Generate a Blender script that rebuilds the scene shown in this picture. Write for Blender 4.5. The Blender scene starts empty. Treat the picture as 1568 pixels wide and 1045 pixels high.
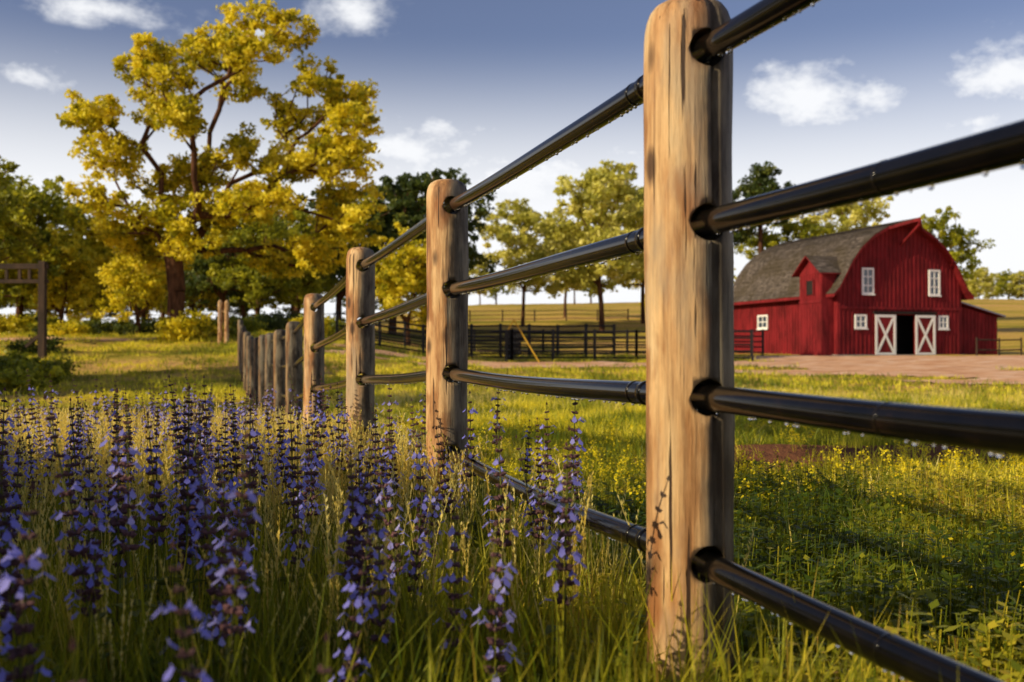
import bpy, math, random
import numpy as np
from mathutils import Vector, Matrix
random.seed(7); rng=np.random.default_rng(7)
scene=bpy.context.scene
F=1524.0; CAMZ=0.9
def PX(px,py,d): return ((px-784)/F*d, d, CAMZ+(540-py)/F*d)
SUN_EL=math.radians(25); SUN_A=math.radians(242)
# ---------------------------------------------------------------- terrain height
LD=[0,5,7,9.6,12,16,22,28,36,48,70,120,200,500,2000]
LZ=[0,0,-.05,-.25,-.38,-.45,-.42,-.25,.5,1.5,2.4,4,6,10,10]
RD=[0,5,8,10,20,35,55,63,85,100,110,150,170,250,500,2000]
RZ=[0,0,-.08,-.12,-.25,0,.5,.7,1.0,2.8,3.8,7,8.5,14,18,18]
def H(x,y):
    x=np.asarray(x,float); y=np.asarray(y,float)
    d=np.maximum(y,0)
    def sm(D,Z):
        return (np.interp(d,D,Z)+np.interp(d*.93,D,Z)+np.interp(d*1.07,D,Z))/3
    L=sm(LD,LZ); R=sm(RD,RZ)
    t=np.clip((x/np.maximum(d,5)+.24)/.22,0,1); t=t*t*(3-2*t)
    z=L*(1-t)+R*t
    z=z+.035*np.sin(x*.9+1.3)*np.sin(y*.7)*np.clip(d/6,0,1)+.02*np.sin(x*2.3+y*1.7)
    z=z+.8*np.sin(x*.03+2)*np.sin(y*.021)*np.clip((d-90)/60,0,1)
    z=z-.14*np.exp(-((y-8.0-.15*(x-3))/.6)**2)*np.clip((x-.8)/1.5,0,1)*np.clip((9-x)/2,0,1)
    z=z+.16*np.exp(-((y-9.3-.15*(x-3))/.7)**2)*np.clip((x-.8)/1.5,0,1)*np.clip((9-x)/2,0,1)
    return z
def Hf(x,y): return float(H(x,y))
# ---------------------------------------------------------------- helpers
class MB:
    def __init__(s): s.v=[];s.f=[];s.m=[]
    def poly(s,pts,m=0):
        b=len(s.v); s.v+= [tuple(p) for p in pts]; s.f.append(tuple(range(b,b+len(pts)))); s.m.append(m)
    def box(s,x0,x1,y0,y1,z0,z1,m=0):
        b=len(s.v)
        s.v+=[(x0,y0,z0),(x1,y0,z0),(x1,y1,z0),(x0,y1,z0),(x0,y0,z1),(x1,y0,z1),(x1,y1,z1),(x0,y1,z1)]
        for q in [(0,3,2,1),(4,5,6,7),(0,1,5,4),(1,2,6,5),(2,3,7,6),(3,0,4,7)]:
            s.f.append(tuple(b+i for i in q)); s.m.append(m)
    def beam(s,p0,p1,w,t,m=0,up=(0,0,1)):
        p0=Vector(p0);p1=Vector(p1);d=(p1-p0).normalized();u=Vector(up)
        a=d.cross(u); 
        if a.length<1e-4:a=d.cross(Vector((1,0,0)))
        a.normalize();c=d.cross(a)
        b=len(s.v)
        for p in(p0,p1):
            for i,j in((-1,-1),(1,-1),(1,1),(-1,1)):
                s.v.append(tuple(p+a*(i*w/2)+c*(j*t/2)))
        for q in [(0,3,2,1),(4,5,6,7),(0,1,5,4),(1,2,6,5),(2,3,7,6),(3,0,4,7)]:
            s.f.append(tuple(b+i for i in q)); s.m.append(m)
    def tube(s,pts,rad,n=6,m=0,cap=True):
        pts=[Vector(p) for p in pts]; b=len(s.v)
        for i,p in enumerate(pts):
            d=(pts[min(i+1,len(pts)-1)]-pts[max(i-1,0)]).normalized()
            a=d.cross(Vector((0,0,1)))
            if a.length<.05:a=d.cross(Vector((0,1,0)))
            a.normalize();c=d.cross(a)
            r=rad[i] if hasattr(rad,'__len__') else rad
            for k in range(n):
                t=2*math.pi*k/n; s.v.append(tuple(p+a*(r*math.cos(t))+c*(r*math.sin(t))))
        for i in range(len(pts)-1):
            for k in range(n):
                s.f.append((b+i*n+k,b+i*n+(k+1)%n,b+(i+1)*n+(k+1)%n,b+(i+1)*n+k)); s.m.append(m)
        if cap:
            s.f.append(tuple(b+k for k in range(n))[::-1]);s.m.append(m)
            e=b+(len(pts)-1)*n; s.f.append(tuple(e+k for k in range(n)));s.m.append(m)
    def build(s,name,mats,parent=None,smooth=False,link=True):
        me=bpy.data.meshes.new(name); me.from_pydata(s.v,[],s.f)
        for mm in mats: me.materials.append(mm)
        me.polygons.foreach_set('material_index',s.m)
        if smooth: me.polygons.foreach_set('use_smooth',[True]*len(s.f))
        me.update()
        o=bpy.data.objects.new(name,me)
        if link: scene.collection.objects.link(o)
        if parent: o.parent=parent
        return o
def empty(name,loc=(0,0,0),rz=0):
    e=bpy.data.objects.new(name,None); e.location=loc; e.rotation_euler=(0,0,rz); scene.collection.objects.link(e); return e
def newmat(name):
    m=bpy.data.materials.new(name); m.use_nodes=True; nt=m.node_tree
    return m,nt,nt.nodes['Principled BSDF'],nt.nodes['Material Output']
def N(nt,t,**k):
    n=nt.nodes.new(t)
    for a,b in k.items(): setattr(n,a,b)
    return n
def ramp(nt,stops,interp='LINEAR'):
    r=nt.nodes.new('ShaderNodeValToRGB'); cr=r.color_ramp; cr.interpolation=interp
    cr.elements[0].position=stops[0][0]; cr.elements[0].color=(*stops[0][1],1)
    cr.elements[1].position=stops[-1][0]; cr.elements[1].color=(*stops[-1][1],1)
    for p,c in stops[1:-1]:
        e=cr.elements.new(p); e.color=(*c,1)
    return r
def noise(nt,scale,detail=4,rough=.55,vec=None,mapscale=None,coord='Object'):
    n=nt.nodes.new('ShaderNodeTexNoise'); n.inputs['Scale'].default_value=scale; n.inputs['Detail'].default_value=detail; n.inputs['Roughness'].default_value=rough
    tc=nt.nodes.new('ShaderNodeTexCoord'); out=tc.outputs[coord]
    if mapscale:
        mp=nt.nodes.new('ShaderNodeMapping'); mp.inputs['Scale'].default_value=mapscale; nt.links.new(out,mp.inputs[0]); out=mp.outputs[0]
    nt.links.new(out,n.inputs['Vector']); return n
def simple(name,stops,scale=3,rough=.7,ms=None,bump=0.,spec=.3,detail=5,bd=.02):
    m,nt,b,o=newmat(name)
    n=noise(nt,scale,detail,.6,mapscale=ms); r=ramp(nt,stops); nt.links.new(n.outputs['Fac'],r.inputs[0]); nt.links.new(r.outputs[0],b.inputs['Base Color'])
    b.inputs['Roughness'].default_value=rough; b.inputs['Specular IOR Level'].default_value=spec
    if bump:
        bp=N(nt,'ShaderNodeBump'); bp.inputs['Strength'].default_value=bump; bp.inputs['Distance'].default_value=bd
        nt.links.new(n.outputs['Fac'],bp.inputs['Height']); nt.links.new(bp.outputs[0],b.inputs['Normal'])
    return m
def foliage(name,stops,transl=.4,tcol=(.5,.5,.05),attr=None,rough=.5,lit_patch=0.):
    m,nt,b,o=newmat(name)
    r=ramp(nt,stops)
    if attr:
        a=N(nt,'ShaderNodeAttribute'); a.attribute_name=attr; nt.links.new(a.outputs['Fac'],r.inputs[0])
    else:
        a=N(nt,'ShaderNodeObjectInfo'); geo=N(nt,'ShaderNodeNewGeometry')
        mx=N(nt,'ShaderNodeMath',operation='MULTIPLY_ADD'); mx.inputs[1].default_value=.6-.2*(lit_patch>0)
        rp=N(nt,'ShaderNodeMath',operation='MULTIPLY'); rp.inputs[1].default_value=.4
        nt.links.new(geo.outputs['Random Per Island'],rp.inputs[0])
        nt.links.new(a.outputs['Random'],mx.inputs[0]); nt.links.new(rp.outputs[0],mx.inputs[2])
        last=mx
        if lit_patch:  # position noise paints sunlit yellow patches into the grass colour
            pn=N(nt,'ShaderNodeTexNoise'); pn.inputs['Scale'].default_value=.5; pn.inputs['Detail'].default_value=3
            nt.links.new(geo.outputs['Position'],pn.inputs['Vector'])
            q=N(nt,'ShaderNodeMapRange'); q.inputs[1].default_value=.42; q.inputs[2].default_value=.6; q.inputs[3].default_value=-.22; q.inputs[4].default_value=lit_patch
            nt.links.new(pn.outputs['Fac'],q.inputs[0])
            ad=N(nt,'ShaderNodeMath',operation='ADD'); nt.links.new(mx.outputs[0],ad.inputs[0]); nt.links.new(q.outputs[0],ad.inputs[1]); last=ad
        nt.links.new(last.outputs[0],r.inputs[0])
    b.inputs['Roughness'].default_value=rough; b.inputs['Specular IOR Level'].default_value=.25
    nt.links.new(r.outputs[0],b.inputs['Base Color'])
    t=N(nt,'ShaderNodeBsdfTranslucent'); mc=N(nt,'ShaderNodeMixRGB',blend_type='MIX'); mc.inputs[0].default_value=.45; mc.inputs[2].default_value=(*tcol,1)
    nt.links.new(r.outputs[0],mc.inputs[1]); nt.links.new(mc.outputs[0],t.inputs[0])
    mx=N(nt,'ShaderNodeMixShader'); mx.inputs[0].default_value=transl
    nt.links.new(b.outputs[0],mx.inputs[1]); nt.links.new(t.outputs[0],mx.inputs[2]); nt.links.new(mx.outputs[0],o.inputs[0])
    return m
# ---------------------------------------------------------------- materials
m_oakleaf=foliage('oak_leaves',[(0,(.04,.055,.005)),(.28,(.24,.24,.010)),(.55,(.76,.62,.025)),(1,(.97,.86,.10))],.45,(.98,.86,.03),'v')
m_green=foliage('green_leaves',[(0,(.025,.045,.007)),(.5,(.20,.23,.018)),(1,(.66,.60,.04))],.42,(.80,.74,.04),'v')
m_light=foliage('light_leaves',[(0,(.18,.20,.03)),(.5,(.58,.55,.09)),(1,(.92,.84,.30))],.42,(.9,.84,.16),'v')
m_dark=foliage('dark_leaves',[(0,(.012,.025,.008)),(.6,(.06,.09,.018)),(1,(.24,.25,.03))],.3,(.25,.3,.03),'v')
m_bark=simple('bark',[(.3,(.03,.014,.008)),(.7,(.14,.065,.035))],6,.9,(1,1,.25),.6,.1)
m_grass=foliage('grass_green',[(0,(.016,.038,.005)),(.35,(.08,.14,.010)),(.65,(.36,.36,.022)),(.85,(.72,.58,.05)),(1,(.36,.19,.05))],.48,(.80,.72,.02),lit_patch=.34)
m_grassS=foliage('grass_short',[(0,(.018,.045,.008)),(.35,(.10,.17,.018)),(.62,(.50,.48,.03)),(1,(.95,.82,.08))],.48,(.90,.80,.02),lit_patch=.5)
m_gold=foliage('grass_gold',[(0,(.60,.43,.06)),(.5,(.92,.75,.19)),(1,(.97,.89,.38))],.5,(.98,.85,.22))
m_bract=foliage('salvia_bract',[(0,(.05,.028,.03)),(1,(.22,.11,.12))],.25,(.3,.15,.14))
m_petal=foliage('salvia_petal',[(0,(.17,.17,.72)),(.5,(.34,.33,.92)),(1,(.62,.58,.97))],.42,(.42,.42,.98))
m_stem=foliage('stem',[(0,(.06,.09,.012)),(1,(.22,.22,.03))],.2,(.25,.3,.03))
m_yel=foliage('yellow_flower',[(0,(.85,.64,.01)),(1,(.97,.84,.03))],.42,(.98,.84,.02))
def terrain_mat():
    m,nt,b,o=newmat('meadow_ground')
    n1=noise(nt,.12,5,.6,mapscale=(.45,1.6,1)); r1=ramp(nt,[(.3,(.14,.16,.02)),(.40,(.36,.31,.04)),(.50,(.68,.47,.09)),(.64,(.76,.45,.17))])
    nt.links.new(n1.outputs['Fac'],r1.inputs[0])
    n2=noise(nt,6,6,.7); r2=ramp(nt,[(.3,(.4,.4,.4)),(.7,(1.2,1.2,1.2))]); nt.links.new(n2.outputs['Fac'],r2.inputs[0])
    mu=N(nt,'ShaderNodeMixRGB',blend_type='MULTIPLY'); mu.inputs[0].default_value=1; nt.links.new(r1.outputs[0],mu.inputs[1]); nt.links.new(r2.outputs[0],mu.inputs[2])
    at=N(nt,'ShaderNodeAttribute'); at.attribute_name='soil'
    n3=noise(nt,3,5,.7); ad=N(nt,'ShaderNodeMath',operation='ADD'); nt.links.new(at.outputs['Fac'],ad.inputs[0]); nt.links.new(n3.outputs['Fac'],ad.inputs[1])
    mr=N(nt,'ShaderNodeMapRange'); mr.inputs[1].default_value=.7; mr.inputs[2].default_value=1.0; nt.links.new(ad.outputs[0],mr.inputs[0])
    mx=N(nt,'ShaderNodeMixRGB'); nt.links.new(mr.outputs[0],mx.inputs[0]); nt.links.new(mu.outputs[0],mx.inputs[1]); mx.inputs[2].default_value=(.20,.085,.045,1)
    nt.links.new(mx.outputs[0],b.inputs['Base Color']); b.inputs['Roughness'].default_value=1; b.inputs['Specular IOR Level'].default_value=.05
    bp=N(nt,'ShaderNodeBump'); bp.inputs['Strength'].default_value=.8; bp.inputs['Distance'].default_value=.15; nt.links.new(n2.outputs['Fac'],bp.inputs['Height']); nt.links.new(bp.outputs[0],b.inputs['Normal'])
    return m
m_ground=terrain_mat()
def axis(n,a,ext):
    t=np.linspace(-1,1,n); return np.sinh(t*a)/np.sinh(a)*ext
xs=axis(261,6.0,1800); ys0=np.concatenate([[-1500,-600,-200,-80,-30,-12,-6,-3,-1.5],np.arange(0,20,.35),np.arange(20,120,1.3),np.geomspace(120,2500,50)])
XX,YY=np.meshgrid(xs,ys0); ZZ=H(XX,YY)
nx=len(xs);ny=len(ys0)
V=np.stack([XX.ravel(),YY.ravel(),ZZ.ravel()],1)
ii=(np.arange(ny-1)[:,None]*nx+np.arange(nx-1)[None]).ravel()
Fc=np.stack([ii,ii+1,ii+nx+1,ii+nx],1)
me=bpy.data.meshes.new('ground'); me.from_pydata(V.tolist(),[],Fc.tolist())
soil=.8*np.exp(-((V[:,1]-9.0-.15*(V[:,0]-3))/1.0)**2)*np.clip((V[:,0]-.5)/1.5,0,1)*np.clip((9-V[:,0])/2,0,1)
a=me.attributes.new('soil','FLOAT','POINT'); a.data.foreach_set('value',soil.astype('f'))
me.polygons.foreach_set('use_smooth',[True]*len(Fc)); me.materials.append(m_ground)
g=bpy.data.objects.new('ground',me); scene.collection.objects.link(g)
def dirtmask(x,y):
    w=1.0*np.sin(x*.35)+.6*np.sin(x*1.1+1)+.4*np.sin(x*2.3)
    near=np.where(x>6,43-(x-6)*1.6,43); near=np.maximum(near,30)
    far=np.where(x<13,50.5,62+0*x)
    w2=.6*np.sin(x*.6+2)+.4*np.sin(x*1.7)
    isl=(np.sin(x*.5+y*.22)+np.sin(y*.9+x*.12)>1.2)&(y<46)
    return (y>near+w)&(y<far+w2*.6)&(x>-8+np.sin(y))&~isl
m_dirt=simple('dirt',[(.3,(.40,.18,.09)),(.5,(.66,.38,.22)),(.7,(.76,.56,.42))],1.2,1,(.5,1.5,1),.6,.05,6,.05)
def patchmesh(name,gx,gy,mask,st):
    mb=MB()
    for X in gx:
        m=mask(np.full_like(gy,X+st/2),gy+st/2)
        for k,Y in enumerate(gy):
            if m[k]:
                q=[(X,Y),(X+st,Y),(X+st,Y+st),(X,Y+st)]
                mb.poly([(p[0],p[1],Hf(*p)+.03) for p in q])
    return mb.build(name,[m_dirt])
patchmesh('dirt_driveway',np.arange(-10,90,.5),np.arange(26,64,.5),dirtmask,.5)
pathmask=lambda x,y:(np.abs(y-(49+.12*(x+25)+.8*np.sin(x*.4)))<1.5+.3*np.sin(x*1.3))&(x<-17.5+np.sin(y))
patchmesh('dirt_path',np.arange(-48,-15,.5),np.arange(42,56,.5),pathmask,.5)
# ---------------------------------------------------------------- instancing
def scatter(name,objs,P,rot,scl):
    coll=bpy.data.collections.new(name+'_parts')
    for o in objs: coll.objects.link(o)
    me=bpy.data.meshes.new(name); me.from_pydata(P.tolist(),[],[])
    n=len(P)
    a=me.attributes.new('rot','FLOAT_VECTOR','POINT'); a.data.foreach_set('vector',rot.astype('f').ravel())
    a=me.attributes.new('scl','FLOAT','POINT'); a.data.foreach_set('value',scl.astype('f'))
    a=me.attributes.new('idx','INT','POINT'); a.data.foreach_set('value',rng.integers(0,len(objs),n).astype('i'))
    o=bpy.data.objects.new(name,me); scene.collection.objects.link(o)
    ng=bpy.data.node_groups.new(name,'GeometryNodeTree')
    ng.interface.new_socket('Geometry',in_out='INPUT',socket_type='NodeSocketGeometry'); ng.interface.new_socket('Geometry',in_out='OUTPUT',socket_type='NodeSocketGeometry')
    gi=ng.nodes.new('NodeGroupInput'); go=ng.nodes.new('NodeGroupOutput')
    ci=ng.nodes.new('GeometryNodeCollectionInfo'); ci.inputs['Collection'].default_value=coll; ci.inputs['Separate Children'].default_value=True; ci.inputs['Reset Children'].default_value=True
    ip=ng.nodes.new('GeometryNodeInstanceOnPoints'); ip.inputs['Pick Instance'].default_value=True
    L=ng.links.new
    def na(nm,t):
        q=ng.nodes.new('GeometryNodeInputNamedAttribute'); q.data_type=t; q.inputs['Name'].default_value=nm; return q.outputs['Attribute']
    L(gi.outputs[0],ip.inputs['Points']); L(ci.outputs[0],ip.inputs['Instance']); L(na('rot','FLOAT_VECTOR'),ip.inputs['Rotation']); L(na('scl','FLOAT'),ip.inputs['Scale']); L(na('idx','INT'),ip.inputs['Instance Index'])
    L(ip.outputs[0],go.inputs[0])
    md=o.modifiers.new('scatter','NODES'); md.node_group=ng
    return o
def blade(mb,x,y,h,w,lean,az,m=0,seg=3,curl=1.0):
    ca,sa=math.cos(az),math.sin(az); b=len(mb.v)
    fa=az+random.uniform(.8,2.3); wx,wy=math.cos(fa),math.sin(fa)
    for i in range(seg):
        t=i/seg; off=lean*h*(t**(1+curl)); z=h*t*(1-.12*lean*t); ww=w*(1-.55*t)
        cx=x+ca*off; cy=y+sa*off
        mb.v.append((cx-wx*ww/2,cy-wy*ww/2,z)); mb.v.append((cx+wx*ww/2,cy+wy*ww/2,z))
    mb.v.append((x+ca*lean*h,y+sa*lean*h,h*(1-.12*lean)))
    for i in range(seg-1):
        mb.f.append((b+2*i,b+2*i+1,b+2*i+3,b+2*i+2)); mb.m.append(m)
    e=b+2*(seg-1); mb.f.append((e,e+1,e+2)); mb.m.append(m)
def clump(name,n,R,h0,h1,w,mat,lean=.5,seg=3):
    mb=MB()
    for i in range(n):
        r=R*math.sqrt(random.random()); t=random.uniform(0,6.283)
        blade(mb,r*math.cos(t),r*math.sin(t),random.uniform(h0,h1),w*random.uniform(.7,1.3),random.uniform(.05,lean),random.uniform(0,6.283),seg=seg)
    return mb.build(name,[mat],link=False)
tall=[clump('tall_grass_%d'%i,22,.13,.14,.46,.0055,m_grass,.5) for i in range(5)]
short=[clump('short_grass_%d'%i,34,.16,.04,.13,.006,m_grassS,.9) for i in range(5)]
shortg=[clump('sunlit_grass_%d'%i,30,.16,.06,.2,.006,m_gold,.7) for i in range(3)]
mid=[clump('mid_grass_%d'%i,44,.45,.06,.16,.02,m_grassS,.8,2) for i in range(4)]
def cover(name):
    mb=MB()
    for i in range(26):
        r=.16*math.sqrt(random.random()); t=random.uniform(0,6.28); x,y=r*math.cos(t),r*math.sin(t); h=random.uniform(.05,.2)
        mb.tube([(x,y,0),(x,y,h)],[.0015,.001],3,cap=False)
        for k in range(5):
            a=random.uniform(0,6.28); l=random.uniform(.015,.032); c=Vector((x,y,h*random.uniform(.4,1)))
            d=Vector((math.cos(a),math.sin(a),random.uniform(-.1,.6)))*l; s=Vector((-math.sin(a),math.cos(a),0))*l*.33
            mb.poly([c,c+d*.45+s,c+d,c+d*.45-s])
    return mb.build(name,[m_grass],link=False)
covers=[cover('ground_cover_%d'%i) for i in range(4)]
def seedgrass(name,mat):
    mb=MB()
    for i in range(6):
        x,y=random.uniform(-.09,.09),random.uniform(-.09,.09); h=random.uniform(.32,.58); az=random.uniform(0,6.28); ln=random.uniform(.05,.22)
        pts=[(x+math.cos(az)*ln*h*t*t,y+math.sin(az)*ln*h*t*t,h*t) for t in(0,.35,.7,1)]
        mb.tube(pts,[.0014,.0012,.001,.0005],3)
        for k in range(26):
            t=random.uniform(.66,1.0); c=(x+math.cos(az)*ln*h*t*t,y+math.sin(az)*ln*h*t*t,h*t)
            a=random.uniform(0,6.28); l=.015
            d=Vector((math.cos(a)*.006,math.sin(a)*.006,l)); s=Vector((-math.sin(a)*.003,math.cos(a)*.003,0)); c=Vector(c)
            mb.poly([c-s*.2,c+d*.5+s,c+d,c+d*.5-s])
    for i in range(12):
        blade(mb,random.uniform(-.1,.1),random.uniform(-.1,.1),random.uniform(.15,.42),.005,random.uniform(.1,.5),random.uniform(0,6.28))
    return mb.build(name,[mat],link=False)
gold=[seedgrass('seed_grass_%d'%i,m_gold) for i in range(5)]
def salvia(name):
    mb=MB(); h=random.uniform(.46,.71); az=random.uniform(0,6.28); ln=random.uniform(0,.14)
    C=lambda t:Vector((math.cos(az)*ln*h*t*t,math.sin(az)*ln*h*t*t,h*t))
    mb.tube([C(t) for t in(0,.3,.6,.85,1)],[.0032,.0029,.0025,.002,.0009],4,m=0)
    for i in range(8):
        t=random.uniform(.05,.42); c=C(t); a=random.uniform(0,6.28); l=random.uniform(.04,.08)
        d=Vector((math.cos(a),math.sin(a),.4))*l; s=Vector((-math.sin(a),math.cos(a),0))*l*.22
        mb.poly([c,c+d*.5+s,c+d-Vector((0,0,l*.3)),c+d*.5-s],0)
    nw=random.randint(8,11); fr=random.uniform(.40,.56); gap=(fr*h)/nw
    for w in range(nw):
        t=((1-fr)*h+gap*w)/h; c=C(t); sc=1.3-.8*w/nw
        for j in range(8):
            a=j*.785+w*.5+random.uniform(-.2,.2); out=Vector((math.cos(a),math.sin(a),random.uniform(.1,.8))).normalized()
            s=Vector((-math.sin(a),math.cos(a),0)); u=out.cross(s)
            l=.018*sc*random.uniform(.8,1.2); q=.0055*sc
            mid_=c+out*l*.55; tip=c+out*l
            ring=[mid_+s*q,mid_+u*q,mid_-s*q,mid_-u*q]; 
            for e in range(4): mb.poly([c,ring[e],ring[(e+1)%4]],1); mb.poly([tip,ring[(e+1)%4],ring[e]],1)
            if w<8 and random.random()<(.32 if w<5 else .22):
                L=.023*random.uniform(.8,1.2); bw=.0034
                p1=tip+out*L*.5; dn=Vector((out.x,out.y,-.8)).normalized()
                p2=p1+dn*L*.8
                mb.poly([tip-s*bw,tip+s*bw,p1+s*bw*1.3,p1-s*bw*1.3],2)
                mb.poly([p1-s*bw*1.2,p1+s*bw*1.2,p1+dn*L*.5+s*.0075,p2,p1+dn*L*.5-s*.0075],2)
                mb.poly([p1-s*bw,p1+s*bw,p1+Vector((out.x*.4,out.y*.4,.9))*L*.35],2)
    tp=C(1)
    for j in range(5):
        a=j*1.3; mb.poly([tp,tp+Vector((math.cos(a)*.004,math.sin(a)*.004,.004)),tp+Vector((0,0,.014))],1)
    return mb.build(name,[m_stem,m_bract,m_petal],link=False)
salv=[salvia('salvia_%d'%i) for i in range(12)]
def weed(name):
    mb=MB()
    for i in range(7):
        h=random.uniform(.12,.32); a=random.uniform(0,6.28); ln=random.uniform(.1,.5); x,y=random.uniform(-.1,.1),random.uniform(-.1,.1)
        C=lambda t:Vector((x+math.cos(a)*ln*h*t,y+math.sin(a)*ln*h*t,h*t))
        mb.tube([C(0),C(.5),C(1)],[.002,.0016,.001],3,m=0)
        for k in range(9):
            t=random.uniform(.2,.9); c=C(t); b=random.uniform(0,6.28); l=random.uniform(.02,.045)
            d=Vector((math.cos(b),math.sin(b),.6))*l; s=Vector((-math.sin(b),math.cos(b),0))*l*.18
            mb.poly([c,c+d*.5+s,c+d,c+d*.5-s],0)
        for k in range(13):
            t=random.uniform(.6,1.05); c=C(t)+Vector((random.uniform(-.022,.022),random.uniform(-.022,.022),random.uniform(-.005,.012)))
            u=Vector(rng.normal(size=3)).normalized()*.0092; v=u.cross(Vector((.3,.2,.9))).normalized()*.0092
            mb.poly([c-u,c+v,c+u,c-v],1)
    return mb.build(name,[m_grassS,m_yel],link=False)
weeds=[weed('weed_%d'%i) for i in range(5)]
def fenceX(y): return .41-.3*(y-2.3)
def sample(n,ymin,ymax,side,power=1.0,xl=.60,gapf=0.0):
    ygrid=np.linspace(ymin,ymax,2000)
    if side=='L': w=np.maximum(fenceX(ygrid)+.15+xl*ygrid+.4,0.05)
    elif side=='R': w=np.maximum(xl*ygrid+.6-fenceX(ygrid),.05)
    else: w=2*xl*ygrid+.8
    pdf=w*ygrid**-power; cdf=np.cumsum(pdf); cdf/=cdf[-1]
    y=np.interp(rng.random(n),cdf,ygrid); 
    if side=='L': x0=-xl*y-.4; x1=fenceX(y)+.15
    elif side=='R': x0=fenceX(y)+.05; x1=xl*y+.6
    else: x0=-xl*y-.4; x1=-x0
    x=x0+(x1-x0)*rng.random(n)
    return x,y
def put(name,objs,x,y,s0,s1,tilt=.08,dist_scale=0):
    z=H(x,y)-.005; P=np.stack([x,y,z],1); n=len(x)
    rot=np.stack([rng.normal(0,tilt,n),rng.normal(0,tilt,n),rng.random(n)*6.283],1)
    return scatter(name,objs,P,rot,(s0+(s1-s0)*rng.random(n))*(1+dist_scale*y))
camclear=lambda x,y:(x**2+y**2>.75**2)
x,y=sample(3100,.7,15,'L',.95); k=camclear(x,y); x,y=x[k],y[k]
put('meadow_grass',tall,x,y,.65,1.15)
x,y=sample(750,.9,6,'L',.8); x2,y2=sample(1100,1.2,6,'R',.8); x,y=np.r_[x,x2],np.r_[y,y2]; k=camclear(x,y); put('ground_cover',covers,x[k],y[k],.7,1.5,.1)
x,y=sample(6200,1.2,22,'R',1.0); so=np.exp(-((y-9.0-.15*(x-3))/.75)**2)*(x>1)*(x<9); k=(rng.random(len(x))>so*.9); x,y=x[k],y[k]
put('pasture_grass',short,x,y,.6,1.5,.15,.03)
x,y=sample(3600,3.0,26,'R',.4); cl=np.sin(x*.8+2.5)+np.sin(y*.9-x*.3); band=np.exp(-((y-5.6)/1.1)**2)*(x>.1)+np.exp(-((y-21)/2.5)**2); k=rng.random(len(x))<(.03+.85*np.clip(band,0,1)+.4*(cl>1.1)); x,y=x[k],y[k]  # gold-coloured clumps set in bands, painting strips of sunlit grass
put('sunlit_grass',shortg,x,y,.6,1.2,.15,.02)
x,y=sample(5200,14,64,'A',1.0,.62); k=~dirtmask(x,y)&~pathmask(x,y)&~((x>17)&(y>60)); x,y=x[k],y[k]
put('far_grass',mid,x,y,.5,1.2,.15,.008)
x,y=sample(4200,2.0,14,'L',-.3); cl=np.sin(x*1.7+y*.9)+np.sin(y*1.3-x*.6); k=(rng.random(len(x))<np.where(y<4.0,.35,1.0))&(cl>-1.8); x,y=x[k],y[k]
put('golden_seed_grass',gold,x,y,.72,1.05)
x,y=sample(560,1.9,10.5,'L',.35); cl=np.sin(x*2.6+1+y*.9)+np.sin(y*2.3+x*1.4); k=(rng.random(len(x))<np.where(cl>-.4,1,.4))&((x/y>-.1)*(rng.random(len(x)))<.6); x,y=x[k],y[k]
xa=np.array([.15,.30,.05,.2,-.1,.12,-.37,-.42,-.24,-.72,-.60,-.30,-.14,-.9,-1.0,-.5,-.55]);ya=np.array([3.9,4.6,4.9,3.3,5.2,4.2,1.3,1.02,1.12,1.5,1.22,1.75,2.2,2.1,1.7,1.6,2.0])
put('salvia_flowers',salv,np.r_[x,xa],np.r_[y,ya],.9,1.2,.07)
x,y=sample(3000,3,18,'R',.3); cl=np.sin(x*1.3+2)+np.sin(y*1.1+x*.5); band=np.exp(-((y-6.6)/1.6)**2); k=rng.random(len(x))<(.06+.5*band*(x>.4)+.35*(cl>.8)); x,y=x[k],y[k]
put('yellow_wildflowers',weeds,x,y,.5,1.1)
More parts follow.
